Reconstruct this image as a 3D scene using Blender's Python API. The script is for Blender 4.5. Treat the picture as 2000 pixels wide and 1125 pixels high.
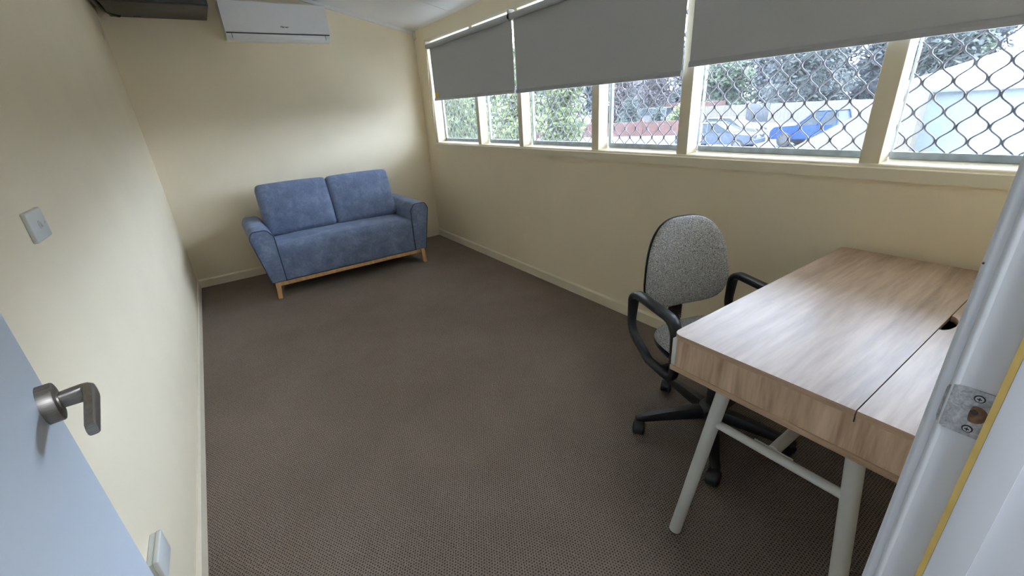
import bpy, bmesh, math, random
from mathutils import Vector, Matrix
random.seed(7)
SC = bpy.context.scene
COL = SC.collection
for o_ in list(bpy.data.objects):
    bpy.data.objects.remove(o_)

# ------------------------------------------------------------------ camera
yaw, pitch, roll = math.radians(33.20686), math.radians(-22.68550), math.radians(-3.84501)
F = Vector((math.sin(yaw) * math.cos(pitch), math.cos(yaw) * math.cos(pitch), math.sin(pitch)))
R0 = Vector((math.cos(yaw), -math.sin(yaw), 0))
U0 = R0.cross(F)
RR = math.cos(roll) * R0 + math.sin(roll) * U0
UU = -math.sin(roll) * R0 + math.cos(roll) * U0
CAM = Vector((0.37372, -4.84536, 1.395))
cam_d = bpy.data.cameras.new('camera')
cam = bpy.data.objects.new('camera', cam_d)
COL.objects.link(cam)
cam.matrix_world = Matrix(((RR.x, UU.x, -F.x, CAM.x), (RR.y, UU.y, -F.y, CAM.y), (RR.z, UU.z, -F.z, CAM.z), (0, 0, 0, 1)))
cam_d.sensor_width = 36
cam_d.lens = 833.916 / 2000 * 36
cam_d.clip_start = 0.01
cam_d.clip_end = 400
SC.camera = cam

# ------------------------------------------------------------------ sky, exposure
SKY = 23.0
world = bpy.data.worlds.new('overcast_sky')
SC.world = world
world.use_nodes = True
wn = world.node_tree.nodes
bg = wn['Background']
bg.inputs[0].default_value = (0.80, 0.92, 1.12, 1)
bg.inputs[1].default_value = SKY
vs = SC.view_settings
vs.view_transform = 'Standard'
vs.look = 'None'
vs.exposure = 0.08
vs.gamma = 1.0
vs.use_curve_mapping = False
SC.cycles.use_denoising = True
SC.cycles.max_bounces = 10
SC.cycles.diffuse_bounces = 7
SC.cycles.glossy_bounces = 4
SC.cycles.transparent_max_bounces = 24
SC.cycles.sample_clamp_indirect = 8.0
SC.cycles.caustics_reflective = False
SC.cycles.caustics_refractive = False

# ------------------------------------------------------------------ materials
def lin(r, g, b):
    f = lambda c: (c / 255 / 12.92) if c <= 10 else ((c / 255 + 0.055) / 1.055) ** 2.4
    return (f(r), f(g), f(b), 1)

class NT:
    def __init__(s, name):
        s.m = bpy.data.materials.new(name)
        s.m.use_nodes = True
        s.t = s.m.node_tree
        s.b = s.t.nodes['Principled BSDF']
    def n(s, kind, **kw):
        nd = s.t.nodes.new(kind)
        for k, v in kw.items():
            setattr(nd, k, v)
        return nd
    def l(s, a, b):
        s.t.links.new(a, b)
    def math(s, op, a, b=None, c=None):
        nd = s.n('ShaderNodeMath', operation=op)
        for i, v in enumerate((a, b, c)):
            if v is None:
                continue
            if isinstance(v, (int, float)):
                nd.inputs[i].default_value = v
            else:
                s.l(v, nd.inputs[i])
        return nd.outputs[0]
    def coords(s, scale=(1, 1, 1), kind='Object'):
        tc = s.n('ShaderNodeTexCoord')
        mp = s.n('ShaderNodeMapping')
        mp.inputs['Scale'].default_value = scale
        s.l(tc.outputs[kind], mp.inputs[0])
        return mp.outputs[0]
    def noise(s, vec, scale, detail=2, rough=.5, dist=0):
        nd = s.n('ShaderNodeTexNoise')
        nd.inputs['Scale'].default_value = scale
        nd.inputs['Detail'].default_value = detail
        nd.inputs['Roughness'].default_value = rough
        nd.inputs['Distortion'].default_value = dist
        s.l(vec, nd.inputs['Vector'])
        return nd.outputs['Fac']
    def ramp(s, fac, stops):
        nd = s.n('ShaderNodeValToRGB')
        e = nd.color_ramp.elements
        while len(e) < len(stops):
            e.new(0.5)
        for i, (p, c) in enumerate(stops):
            e[i].position = p
            e[i].color = c
        s.l(fac, nd.inputs[0])
        return nd.outputs[0]
    def bump(s, h, strength=.3, dist=.002):
        nd = s.n('ShaderNodeBump')
        nd.inputs['Strength'].default_value = strength
        nd.inputs['Distance'].default_value = dist
        s.l(h, nd.inputs['Height'])
        s.l(nd.outputs[0], s.b.inputs['Normal'])
    def base(s, col):
        if isinstance(col, tuple):
            s.b.inputs['Base Color'].default_value = col
        else:
            s.l(col, s.b.inputs['Base Color'])
    def set(s, rough=.5, metal=0, spec=.5):
        s.b.inputs['Roughness'].default_value = rough
        s.b.inputs['Metallic'].default_value = metal
        s.b.inputs['Specular IOR Level'].default_value = spec
        return s

def shade(c, k):
    return (c[0] * k, c[1] * k, c[2] * k, 1)

def simple(name, col, rough=.5, metal=0, spec=.5, var=.06, scale=14, bump=0, bscale=60):
    t = NT(name).set(rough, metal, spec)
    v = t.coords()
    f = t.noise(v, scale, 3)
    t.base(t.ramp(f, [(.3, shade(col, 1 - var)), (.7, shade(col, 1 + var))]))
    if bump:
        t.bump(t.noise(v, bscale, 3), bump, .002)
    return t.m

M = {}
M['wall'] = simple('cream_wall_paint', (.90, .80, .60, 1), .55, var=.02, scale=3, bump=.12, bscale=160, spec=.35)
M['trim'] = simple('cream_gloss_trim', (.86, .785, .61, 1), .38, var=.02, scale=5)
M['skirt'] = simple('cream_skirting_paint', (.86, .78, .61, 1), .4, var=.03, scale=9)
M['ceiling'] = simple('white_ceiling_paint', (.91, .92, .92, 1), .6, var=.015, scale=3, bump=.06, bscale=120)
M['white_paint'] = simple('white_frame_paint', (.82, .84, .89, 1), .42, var=.012, scale=4, bump=.05, bscale=90)
M['door_paint'] = simple('cool_white_door_paint', (.76, .85, .95, 1), .42, var=.012, scale=4, bump=.05, bscale=90)
M['hall'] = simple('hall_wall_paint', (.7, .7, .7, 1), .6, var=.02)
M['bluefab'] = None
M['oak_leg'] = None
M['black'] = simple('black_plastic', (.012, .013, .016, 1), .38, var=.1, scale=30, bump=.15, bscale=500)
M['black_fab'] = simple('black_rubber', (.008, .008, .009, 1), .6, var=.1)
M['white_metal'] = simple('white_powder_coat', (.72, .73, .70, 1), .35, var=.02)
M['plastic_white'] = simple('white_plastic', (.68, .70, .68, 1), .32, var=.012)
M['ac_white'] = simple('air_conditioner_plastic', (.86, .87, .89, 1), .32, var=.012)
M['dark_grey'] = simple('dark_gap', (.03, .03, .032, 1), .6)
M['nickel'] = None
M['blind'] = None
M['alu'] = simple('dusty_aluminium', (.55, .62, .70, 1), .5, .15, var=.15, scale=25)
M['grille'] = simple('grille_metal', (.16, .15, .16, 1), .45, .4, var=.1)
M['tube_white'] = simple('cord_white', (.78, .75, .68, 1), .5)
M['cord'] = simple('cream_cord', (.80, .70, .55, 1), .6)
M['yellow_tag'] = simple('yellow_tag_paper', (.62, .42, .06, 1), .6)
M['yellow'] = simple('yellowed_seal_strip', (.60, .42, .12, 1), .6, var=.08, scale=30)
M['cab_grey'] = simple('dark_grey_metal', (.045, .042, .038, 1), .5, var=.08)
M['cab_black'] = simple('black_glass_front', (.004, .004, .006, 1), .2)

# carpet: staggered woven loops with dark pits
t = NT('loop_carpet').set(.95, 0, .1)
tc = t.n('ShaderNodeTexCoord')
sep = t.n('ShaderNodeSeparateXYZ')
nj = t.n('ShaderNodeTexNoise')
nj.inputs['Scale'].default_value = 90
t.l(tc.outputs['Object'], nj.inputs['Vector'])
t.l(tc.outputs['Object'], sep.inputs[0])
jit = t.math('MULTIPLY', t.math('SUBTRACT', nj.outputs['Fac'], .5), .9)
u = t.math('ADD', t.math('DIVIDE', sep.outputs['X'], .0102), jit)
v = t.math('DIVIDE', sep.outputs['Y'], .0088)
row = t.math('FLOOR', v)
u2 = t.math('ADD', u, t.math('MULTIPLY', t.math('FLOORED_MODULO', row, 2.0), .5))
fu = t.math('SUBTRACT', t.math('FRACT', u2), .5)
fv = t.math('SUBTRACT', t.math('FRACT', v), .5)
d2 = t.math('SQRT', t.math('ADD', t.math('POWER', t.math('MULTIPLY', fu, 1.25), 2), t.math('POWER', fv, 2)))
pit = t.n('ShaderNodeMapRange', interpolation_type='SMOOTHSTEP')
t.l(d2, pit.inputs[0])
pit.inputs[1].default_value = .08
pit.inputs[2].default_value = .46
pitf = pit.outputs[0]
big = t.noise(tc.outputs['Object'], 1.6, 4, .6)
colr = t.ramp(big, [(.3, (.195, .158, .131, 1)), (.7, (.250, .205, .172, 1))])
fib = t.noise(tc.outputs['Object'], 420, 2)
colf = t.n('ShaderNodeMix', data_type='RGBA', blend_type='MULTIPLY')
colf.inputs[0].default_value = 1
t.l(colr, colf.inputs[6])
t.l(t.ramp(fib, [(.25, (.72, .72, .72, 1)), (.75, (1.28, 1.27, 1.25, 1))]), colf.inputs[7])
cm = t.n('ShaderNodeMix', data_type='RGBA')
t.l(pitf, cm.inputs[0])
cm.inputs[6].default_value = (.045, .036, .030, 1)
t.l(colf.outputs[2], cm.inputs[7])
t.base(cm.outputs[2])
t.bump(pitf, .6, .003)
M['carpet'] = t.m

# blue velvet
t = NT('blue_grey_velvet').set(.85, 0, .2)
v_ = t.coords()
f = t.noise(v_, 9, 6, .65, .4)
f2 = t.noise(v_, 60, 3, .6)
mixf = t.math('ADD', t.math('MULTIPLY', f, .75), t.math('MULTIPLY', f2, .25))
t.base(t.ramp(mixf, [(.36, (.112, .144, .225, 1)), (.52, (.160, .202, .305, 1)), (.66, (.228, .278, .395, 1))]))
t.b.inputs['Sheen Weight'].default_value = .35
t.b.inputs['Sheen Roughness'].default_value = .5
t.b.inputs['Sheen Tint'].default_value = (.55, .65, .85, 1)
t.bump(f2, .15, .002)
M['bluefab'] = t.m
M['piping'] = simple('dark_navy_piping', (.045, .06, .10, 1), .8)

def woodmat(name, scale, c0, c1, c2, rough, axis_scale, bumpv=.1):
    t = NT(name).set(rough, 0, .5)
    v_ = t.coords(axis_scale)
    f = t.noise(v_, scale, 5, .62, 1.2)
    f2 = t.noise(v_, scale * 6, 3, .6, .3)
    m_ = t.math('ADD', t.math('MULTIPLY', f, .62), t.math('MULTIPLY', f2, .38))
    t.base(t.ramp(m_, [(.34, c0), (.5, c1), (.64, c2)]))
    t.bump(f2, bumpv, .001)
    return t.m
M['oak_leg'] = woodmat('golden_oak', 9, (.44, .23, .09, 1), (.56, .32, .135, 1), (.68, .42, .20, 1), .45, (1, 1, .15))
M['desk_top'] = woodmat('pale_oak_laminate', 7, (.22, .145, .098, 1), (.38, .27, .19, 1), (.50, .38, .28, 1), .38, (.11, 1.3, 1), .14)
M['desk_side'] = woodmat('pale_oak_laminate_upright', 8, (.30, .185, .110, 1), (.55, .385, .258, 1), (.72, .52, .37, 1), .42, (1, 1.2, .13), .14)
M['desk_edge'] = woodmat('oak_edge_band', 8, (.29, .185, .11, 1), (.43, .29, .185, 1), (.53, .375, .25, 1), .42, (.2, .2, 3), .1)

# grey tweed
t = NT('grey_tweed').set(.9, 0, .15)
v_ = t.coords()
f = t.noise(v_, 260, 2, .7)
f2 = t.noise(v_, 900, 2, .6)
mm_ = t.math('ADD', t.math('MULTIPLY', f, .7), t.math('MULTIPLY', f2, .3))
t.base(t.ramp(mm_, [(.36, (.07, .068, .067, 1)), (.5, (.37, .365, .355, 1)), (.64, (.78, .77, .76, 1))]))
t.bump(f, .3, .001)
M['tweed'] = t.m

# brushed nickel
t = NT('brushed_nickel').set(.44, 1, .5)
f = t.noise(t.coords((1, 1, 30)), 40, 2)
t.base(t.ramp(f, [(.3, (.27, .25, .23, 1)), (.7, (.38, .355, .33, 1))]))
M['nickel'] = t.m
t = NT('worn_strike_metal').set(.45, .35, .5)
f = t.noise(t.coords(), 160, 5, .7, .6)
t.base(t.ramp(f, [(.35, (.30, .30, .30, 1)), (.6, (.58, .58, .59, 1)), (.72, (.72, .72, .72, 1))]))
M['strike'] = t.m
M['screw'] = simple('screw_steel', (.55, .54, .5, 1), .35, .9)
M['rawwood'] = simple('raw_mortice_wood', (.20, .11, .055, 1), .8, var=.35, scale=200)

# blind fabric
t = NT('grey_blockout_fabric').set(.75, 0, .25)
v_ = t.coords((1, 1, 1))
f = t.noise(v_, 700, 2)
t.base(t.ramp(f, [(.3, (.50, .515, .53, 1)), (.7, (.55, .565, .58, 1))]))
t.bump(f, .1, .0005)
M['blind'] = t.m
M['rail'] = simple('grey_bottom_rail', (.42, .43, .45, 1), .45, var=.03)

# dirty glass: clear, a little reflective, a thin film of dust that scatters light
def glass(name, dust, tint=(.97, .985, 1, 1)):
    m = bpy.data.materials.new(name)
    m.use_nodes = True
    nt = m.node_tree
    for n_ in list(nt.nodes):
        nt.nodes.remove(n_)
    out = nt.nodes.new('ShaderNodeOutputMaterial')
    tr = nt.nodes.new('ShaderNodeBsdfTransparent')
    tr.inputs[0].default_value = tint
    tl = nt.nodes.new('ShaderNodeBsdfTranslucent')
    tl.inputs[0].default_value = (.8, .9, 1, 1)
    gl = nt.nodes.new('ShaderNodeBsdfGlossy')
    gl.inputs['Roughness'].default_value = .02
    tcn = nt.nodes.new('ShaderNodeTexCoord')
    nz = nt.nodes.new('ShaderNodeTexNoise')
    nz.inputs['Scale'].default_value = 9
    nz.inputs['Detail'].default_value = 4
    nt.links.new(tcn.outputs['Object'], nz.inputs['Vector'])
    mr = nt.nodes.new('ShaderNodeMapRange')
    nt.links.new(nz.outputs['Fac'], mr.inputs[0])
    mr.inputs[1].default_value = .3
    mr.inputs[2].default_value = .7
    mr.inputs[3].default_value = dust * .6
    mr.inputs[4].default_value = dust * 1.5
    mx = nt.nodes.new('ShaderNodeMixShader')
    nt.links.new(mr.outputs[0], mx.inputs[0])
    nt.links.new(tr.outputs[0], mx.inputs[1])
    nt.links.new(tl.outputs[0], mx.inputs[2])
    mx2 = nt.nodes.new('ShaderNodeMixShader')
    mx2.inputs[0].default_value = .025
    nt.links.new(mx.outputs[0], mx2.inputs[1])
    nt.links.new(gl.outputs[0], mx2.inputs[2])
    nt.links.new(mx2.outputs[0], out.inputs[0])
    return m
M['glass'] = glass('dusty_window_glass', .012)
M['carglass'] = simple('car_window_glass', (.012, .018, .022, 1), .35, spec=.12)

# outdoors
def leafmat(name, c, var=.45):
    t = NT(name).set(.7, 0, .2)
    f = t.noise(t.coords(), .9, 3, .7)
    t.base(t.ramp(f, [(.3, shade(c, 1 - var)), (.7, shade(c, 1 + var))]))
    return t.m
M['leaf_lime'] = leafmat('lime_leaves', (.072, .092, .030, 1))
M['leaf_green'] = leafmat('green_leaves', (.038, .052, .028, 1))
M['leaf_dark'] = leafmat('dark_green_leaves', (.018, .030, .022, 1))
M['leaf_grey'] = leafmat('grey_green_leaves', (.030, .036, .032, 1))
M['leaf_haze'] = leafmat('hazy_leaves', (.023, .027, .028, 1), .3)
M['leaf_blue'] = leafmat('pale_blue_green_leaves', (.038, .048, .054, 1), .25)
M['leaf_brown'] = leafmat('bare_twigs', (0.0476, 0.0390, 0.0371, 1), .3)
M['bark'] = simple('bark', (0.0166, 0.0133, 0.0124, 1), .9, var=.3)
M['concrete'] = simple('pale_bounce_concrete', (.60, .58, .54, 1), .85, var=.08, scale=2)  # kept pale so the unseen yard bounces light into the room
M['asphalt'] = simple('asphalt', (0.0357, 0.0371, 0.0404, 1), .9, var=.2, scale=1)
M['brick'] = simple('red_brick', (0.0571, 0.0214, 0.0143, 1), .8, var=.25, scale=3)
M['fence'] = simple('cream_fence_steel', (0.0713, 0.0642, 0.0499, 1), .6, var=.05, scale=1)
M['fence_dark'] = simple('grey_gate_steel', (0.0190, 0.0219, 0.0262, 1), .6, var=.05, scale=1)
M['cream_render'] = simple('cream_render', (0.052, 0.045, 0.031, 1), .8, var=.05, scale=2)
M['shed_white'] = simple('pale_cladding', (0.070, 0.086, 0.094, 1), .6, var=.02, scale=.6)
M['roof_white'] = simple('pale_roof_sheet', (0.1046, 0.1070, 0.1070, 1), .5, var=.03, scale=1)
M['car_blue'] = simple('blue_car_paint', (0.0015, 0.0170, 0.080, 1), .6, spec=.15, var=.03, scale=1)
M['car_silver'] = simple('silver_blue_car_paint', (0.0262, 0.0357, 0.0523, 1), .55, spec=.15, var=.03, scale=1)
M['car_white'] = simple('white_car_paint', (0.066, 0.066, 0.066, 1), .5, spec=.2, var=.02, scale=1)
M['tyre'] = simple('tyre_rubber', (0.0057, 0.0057, 0.0061, 1), .8)
M['alloy'] = simple('alloy_wheel', (0.0571, 0.0571, 0.0594, 1), .4, .5)
M['orange'] = simple('orange_plastic', (0.1046, 0.0333, 0.0095, 1), .6)
M['eave'] = simple('eave_lining', (.84, .82, .78, 1), .7)

# ------------------------------------------------------------------ helpers
LOC = {}
def finish(name, me, mat, parent=None, local=False, smooth=False):
    """link a mesh; vertices come in world space (or in the parent's space when local)"""
    vs_ = [v.co for v in me.vertices]
    lo = Vector((min(v.x for v in vs_), min(v.y for v in vs_), min(v.z for v in vs_)))
    hi = Vector((max(v.x for v in vs_), max(v.y for v in vs_), max(v.z for v in vs_)))
    c = (lo + hi) / 2
    me.transform(Matrix.Translation(-c))
    o = bpy.data.objects.new(name, me)
    COL.objects.link(o)
    if mat is not None:
        for m_ in (mat if isinstance(mat, (list, tuple)) else [mat]):
            me.materials.append(m_)
    if smooth:
        me.polygons.foreach_set('use_smooth', [True] * len(me.polygons))
    base = Vector((0, 0, 0))
    if parent is not None:
        o.parent = parent
        if not local:
            base = LOC[parent.name]
    o.location = c - base
    LOC[o.name] = c.copy()
    return o

def bm_obj(name, bm, mat, parent=None, local=False, smooth=False, auto=None):
    bmesh.ops.recalc_face_normals(bm, faces=bm.faces)
    me = bpy.data.meshes.new(name)
    bm.to_mesh(me)
    bm.free()
    o = finish(name, me, mat, parent, local, smooth)
    if auto:
        sharp(me, auto)
    return o

def sharp(me, deg=40):
    me.polygons.foreach_set('use_smooth', [True] * len(me.polygons))
    b = bmesh.new()
    b.from_mesh(me)
    for e in b.edges:
        if len(e.link_faces) == 2 and e.calc_face_angle(0) > math.radians(deg):
            e.smooth = False
    b.to_mesh(me)
    b.free()

def thing(name, label, cat, loc, rotz=0, group=None, kind=None):
    e = bpy.data.objects.new(name, None)
    COL.objects.link(e)
    e.empty_display_size = .1
    e.location = loc
    e.rotation_euler = (0, 0, rotz)
    LOC[e.name] = Vector(loc)
    return tag(e, label, cat, group, kind)

def tag(o, label=None, cat=None, group=None, kind=None):
    if label: o['label'] = label
    if cat: o['category'] = cat
    if group: o['group'] = group
    if kind: o['kind'] = kind
    return o

def add_box(bm, x0, x1, y0, y1, z0, z1, bev=0, seg=2):
    r = bmesh.ops.create_cube(bm, size=1)
    vs_ = r['verts']
    for v in vs_:
        v.co = Vector(((x0 + x1) / 2 + v.co.x * (x1 - x0), (y0 + y1) / 2 + v.co.y * (y1 - y0), (z0 + z1) / 2 + v.co.z * (z1 - z0)))
    if bev:
        es = list({e for v in vs_ for e in v.link_edges})
        bmesh.ops.bevel(bm, geom=es, offset=bev, segments=seg, affect='EDGES', profile=.5)

def box(name, x0, x1, y0, y1, z0, z1, mat, parent=None, bev=.0, seg=2, local=False):
    bm = bmesh.new()
    add_box(bm, min(x0, x1), max(x0, x1), min(y0, y1), max(y0, y1), min(z0, z1), max(z0, z1), bev, seg)
    return bm_obj(name, bm, mat, parent, local, auto=35 if bev else None)

def add_tube(bm, pts, rad, n=10, closed=False, caps=True, flat=None):
    """sweep a circle (or an ellipse via flat=(ra, rb)) along pts"""
    pts = [Vector(p) for p in pts]
    N = len(pts)
    rings = []
    prev = None
    for i, p in enumerate(pts):
        a = pts[(i - 1) % N] if (closed or i > 0) else p
        b = pts[(i + 1) % N] if (closed or i < N - 1) else p
        tg = (b - a).normalized()
        if prev is None:
            ref = Vector((0, 0, 1)) if abs(tg.z) < .9 else Vector((1, 0, 0))
            nx = tg.cross(ref).normalized()
        else:
            nx = (prev - tg * prev.dot(tg)).normalized()
        prev = nx
        ny = tg.cross(nx)
        r = rad[i] if isinstance(rad, (list, tuple)) else rad
        ra, rb = (flat if flat else (r, r))
        rings.append([bm.verts.new(p + nx * (ra * math.cos(2 * math.pi * k / n)) + ny * (rb * math.sin(2 * math.pi * k / n))) for k in range(n)])
    for i in range(N if closed else N - 1):
        A, B = rings[i], rings[(i + 1) % N]
        for k in range(n):
            bm.faces.new((A[k], A[(k + 1) % n], B[(k + 1) % n], B[k]))
    if caps and not closed:
        bm.faces.new(rings[0][::-1])
        bm.faces.new(rings[-1])

def tube(name, pts, rad, mat, parent=None, n=10, closed=False, local=False, flat=None):
    bm = bmesh.new()
    add_tube(bm, pts, rad, n, closed, True, flat)
    return bm_obj(name, bm, mat, parent, local, auto=50)

def add_lathe(bm, prof, n=24, mtx=None):
    """prof: (r, z) list turned about z, then moved by mtx"""
    rings = []
    mtx = mtx or Matrix.Identity(4)
    for r, z in prof:
        rings.append([bm.verts.new(mtx @ Vector((r * math.cos(2 * math.pi * k / n), r * math.sin(2 * math.pi * k / n), z))) for k in range(n)])
    for A, B in zip(rings, rings[1:]):
        for k in range(n):
            bm.faces.new((A[k], A[(k + 1) % n], B[(k + 1) % n], B[k]))
    bm.faces.new(rings[0][::-1])
    bm.faces.new(rings[-1])

def add_prism(bm, poly, axis, a, b):
    """extrude a 2D polygon along axis from a to b; poly gives the other two coords in xyz order"""
    def mk(p, t):
        if axis == 'x': return Vector((t, p[0], p[1]))
        if axis == 'y': return Vector((p[0], t, p[1]))
        return Vector((p[0], p[1], t))
    A = [bm.verts.new(mk(p, a)) for p in poly]
    B = [bm.verts.new(mk(p, b)) for p in poly]
    n = len(poly)
    bm.faces.new(A)
    bm.faces.new(B[::-1])
    for k in range(n):
        bm.faces.new((A[k], B[k], B[(k + 1) % n], A[(k + 1) % n]))

def prism(name, poly, axis, a, b, mat, parent=None, local=False, auto=None):
    bm = bmesh.new()
    add_prism(bm, poly, axis, a, b)
    return bm_obj(name, bm, mat, parent, local, auto=auto)

def soft_box(name, size, rad, mat, parent, mtx, puff=(0, 0, 0), cuts=14, local=True):
    """a cushion: rounded box whose faces bulge by puff"""
    bm = bmesh.new()
    bmesh.ops.create_cube(bm, size=2)
    bmesh.ops.subdivide_edges(bm, edges=bm.edges[:], cuts=cuts, use_grid_fill=True)
    h = Vector(size) / 2
    for v in bm.verts:
        c = v.co.copy()
        # finer spacing near the edges
        c = Vector([math.copysign(1 - (1 - abs(t)) ** 1.35, t) for t in c])
        p = Vector((c.x * h.x, c.y * h.y, c.z * h.z))
        q = Vector([max(-(h[i] - rad), min(h[i] - rad, p[i])) for i in range(3)])
        d = p - q
        if d.length > 1e-6:
            p = q + d.normalized() * rad
        f = [(1 - c[i] ** 2) for i in range(3)]
        p.x += puff[0] * c.x * f[1] * f[2] if abs(c.x) > .6 else 0
        p.y += puff[1] * c.y * f[0] * f[2] if abs(c.y) > .6 else 0
        p.z += puff[2] * c.z * f[0] * f[1] if abs(c.z) > .6 else 0
        v.co = mtx @ p
    return bm_obj(name, bm, mat, parent, local, smooth=True)

def rect_frame(bm, y0, y1, z0, z1, x0, x1, w, ws):
    add_box(bm, x0, x1, y0, y1, z0, z0 + w)
    add_box(bm, x0, x1, y0, y1, z1 - w, z1)
    add_box(bm, x0, x1, y0, y0 + ws, z0 + w, z1 - w)
    add_box(bm, x0, x1, y1 - ws, y1, z0 + w, z1 - w)

# ------------------------------------------------------------------ room dimensions
W = 2.513            # skirting face on the window side
XL, XR, YF, YN = -.012, 2.525, .012, -4.792
ZR, SL = 2.217, .22349
def ceil_z(x): return ZR + SL * (W - x)
DX0, DX1, DH = .214, .978, 2.04      # doorway
WY0, WY1, WZ0, WZ1 = -.285, -4.735, 1.108, 2.082   # window run
XO = 2.640           # outer face of the window wall

# floor
box('floor', -1.3, 2.9, -6.4, .25, -.06, 0, M['carpet'])
tag(bpy.data.objects['floor'], 'brown grey loop pile carpet covering the whole floor', 'floor', kind='structure')
# walls
bm = bmesh.new()
add_prism(bm, [(-4.9, 0), (.2, 0), (.2, 3.0), (-4.9, 3.0)], 'x', XL - .12, XL)
tag(bm_obj('wall_left', bm, M['wall']), 'long cream plaster wall with a light switch beside the open door', 'wall', kind='structure')
bm = bmesh.new()
add_prism(bm, [(XL, 0), (XO, 0), (XO, 2.4), (XL, 3.0)], 'y', YF, YF + .12)
tag(bm_obj('wall_back', bm, M['wall']), 'cream end wall behind the sofa under the air conditioner', 'wall', kind='structure')
bm = bmesh.new()
add_box(bm, XR, XO, -4.9, YF, 0, WZ0 - .016)
add_box(bm, XR, XO, -4.9, YF, WZ1, 2.30)
add_box(bm, XR, XO, WY0, YF, WZ0 - .016, WZ1)
add_box(bm, XR, XO, -4.9, WY1, WZ0 - .016, WZ1)
tag(bm_obj('wall_right', bm, M['wall']), 'cream wall below and around the long strip of windows', 'wall', kind='structure')
bm = bmesh.new()
add_box(bm, XL, DX0 - .02, YN - .11, YN, 0, 2.75)
add_box(bm, DX1 + .02, XR, YN - .11, YN, 0, 2.35)
add_prism(bm, [(DX0 - .02, DH + .02), (DX1 + .02, DH + .02), (DX1 + .02, 2.35), (DX0 - .02, 2.75)], 'y', YN - .11, YN)
tag(bm_obj('wall_front', bm, M['wall']), 'cream wall with the doorway, behind the desk', 'wall', kind='structure')

# ceiling: sloped sheets with a thin joint between them
ce = thing('ceiling', 'sloping white ceiling of wide flat sheets', 'ceiling', (1.25, -2.4, 2.5), kind='structure')
joints = [YF + .1, -.923, -2.12, -3.32, -4.9]
for a, b in zip(joints, joints[1:]):
    prism('ceiling_sheet', [(XL - .1, ceil_z(XL - .1)), (XO, ceil_z(XO)), (XO, ceil_z(XO) + .05), (XL - .1, ceil_z(XL - .1) + .05)], 'y', a - .0025, b + .0025, M['ceiling'], ce)
for j in joints[1:-1]:
    prism('joint_strip', [(XL - .1, ceil_z(XL - .1) + .008), (XO, ceil_z(XO) + .008), (XO, ceil_z(XO) + .06), (XL - .1, ceil_z(XL - .1) + .06)], 'y', j - .01, j + .01, M['ceiling'], ce)
# bead where the ceiling meets the end wall
bm = bmesh.new()
add_prism(bm, [(XL, ceil_z(XL) - .030), (XR, ceil_z(XR) - .030), (XR, ceil_z(XR) + .01), (XL, ceil_z(XL) + .01)], 'y', YF - .020, YF)
tag(bm_obj('trim_ceiling', bm, M['ceiling']), 'white bead along the ceiling above the air conditioner', 'trim', kind='structure')
tag(box('trim_corner', XR - .022, XR, -.035, YF, 2.135, 2.215, M['tube_white'], bev=.004), 'short white block in the top corner beside the blind', 'trim', kind='structure')

# skirtings
def skirt(name, poly, axis, a, b, label):
    tag(prism(name, poly, axis, a, b, M['skirt']), label, 'skirting', kind='structure')
H_ = .081
skirt('baseboard_left', [(XL, 0), (0, 0), (0, H_ - .012), (XL + .004, H_), (XL, H_)], 'y', YN, YF, 'cream skirting board along the wall with the light switch')
skirt('baseboard_back', [(YF, 0), (0, 0), (0, H_ - .012), (YF - .004, H_), (YF, H_)], 'x', 0, W, 'cream skirting board behind the sofa')
skirt('baseboard_right', [(XR, 0), (W, 0), (W, H_ - .012), (XR - .004, H_), (XR, H_)], 'y', YN, 0, 'cream skirting board under the windows')

# ------------------------------------------------------------------ window frame
fr = thing('trim_window', 'cream painted timber window frame with mullions, sill and apron board', 'window frame', (XR, -2.5, WZ0), kind='structure')
bm = bmesh.new()
add_prism(bm, [(2.525, 1.048), (2.509, 1.050), (2.508, 1.094), (2.512, 1.098), (2.525, 1.098)], 'y', -.205, -4.785)
bm_obj('apron_board', bm, M['trim'], fr)
bm = bmesh.new()
add_prism(bm, [(2.519, 1.060), (2.519, 1.105), (2.524, 1.109), (2.645, 1.120), (2.645, 1.060)], 'y', -.255, -4.74)
bm_obj('sill', bm, M['trim'], fr)
box('head', 2.522, 2.645, WY0 + .02, WY1, WZ1 - .012, WZ1 + .02, M['trim'], fr, .003)
box('side_jamb', 2.519, 2.645, WY0 + .004, WY0 + .032, 1.10, WZ1, M['trim'], fr, .003)
box('side_jamb', 2.519, 2.645, WY1, WY1 - .03, 1.10, WZ1, M['trim'], fr, .003)
box('side_architrave', 2.513, 2.527, WY0 + .03, WY0 + .075, 1.10, WZ1 + .02, M['wall'], fr, .003)
MULL = [(-1.150, -1.205), (-1.816, -1.873), (-2.654, -2.717), (-3.315, -3.381), (-4.165, -4.232)]
for a, b in MULL:
    box('mullion', 2.524, 2.612, a, b, 1.108, WZ1, M['trim'], fr, .003)
edges = [WY0 + .004] + [y for ab in MULL for y in ab] + [WY1]
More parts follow.
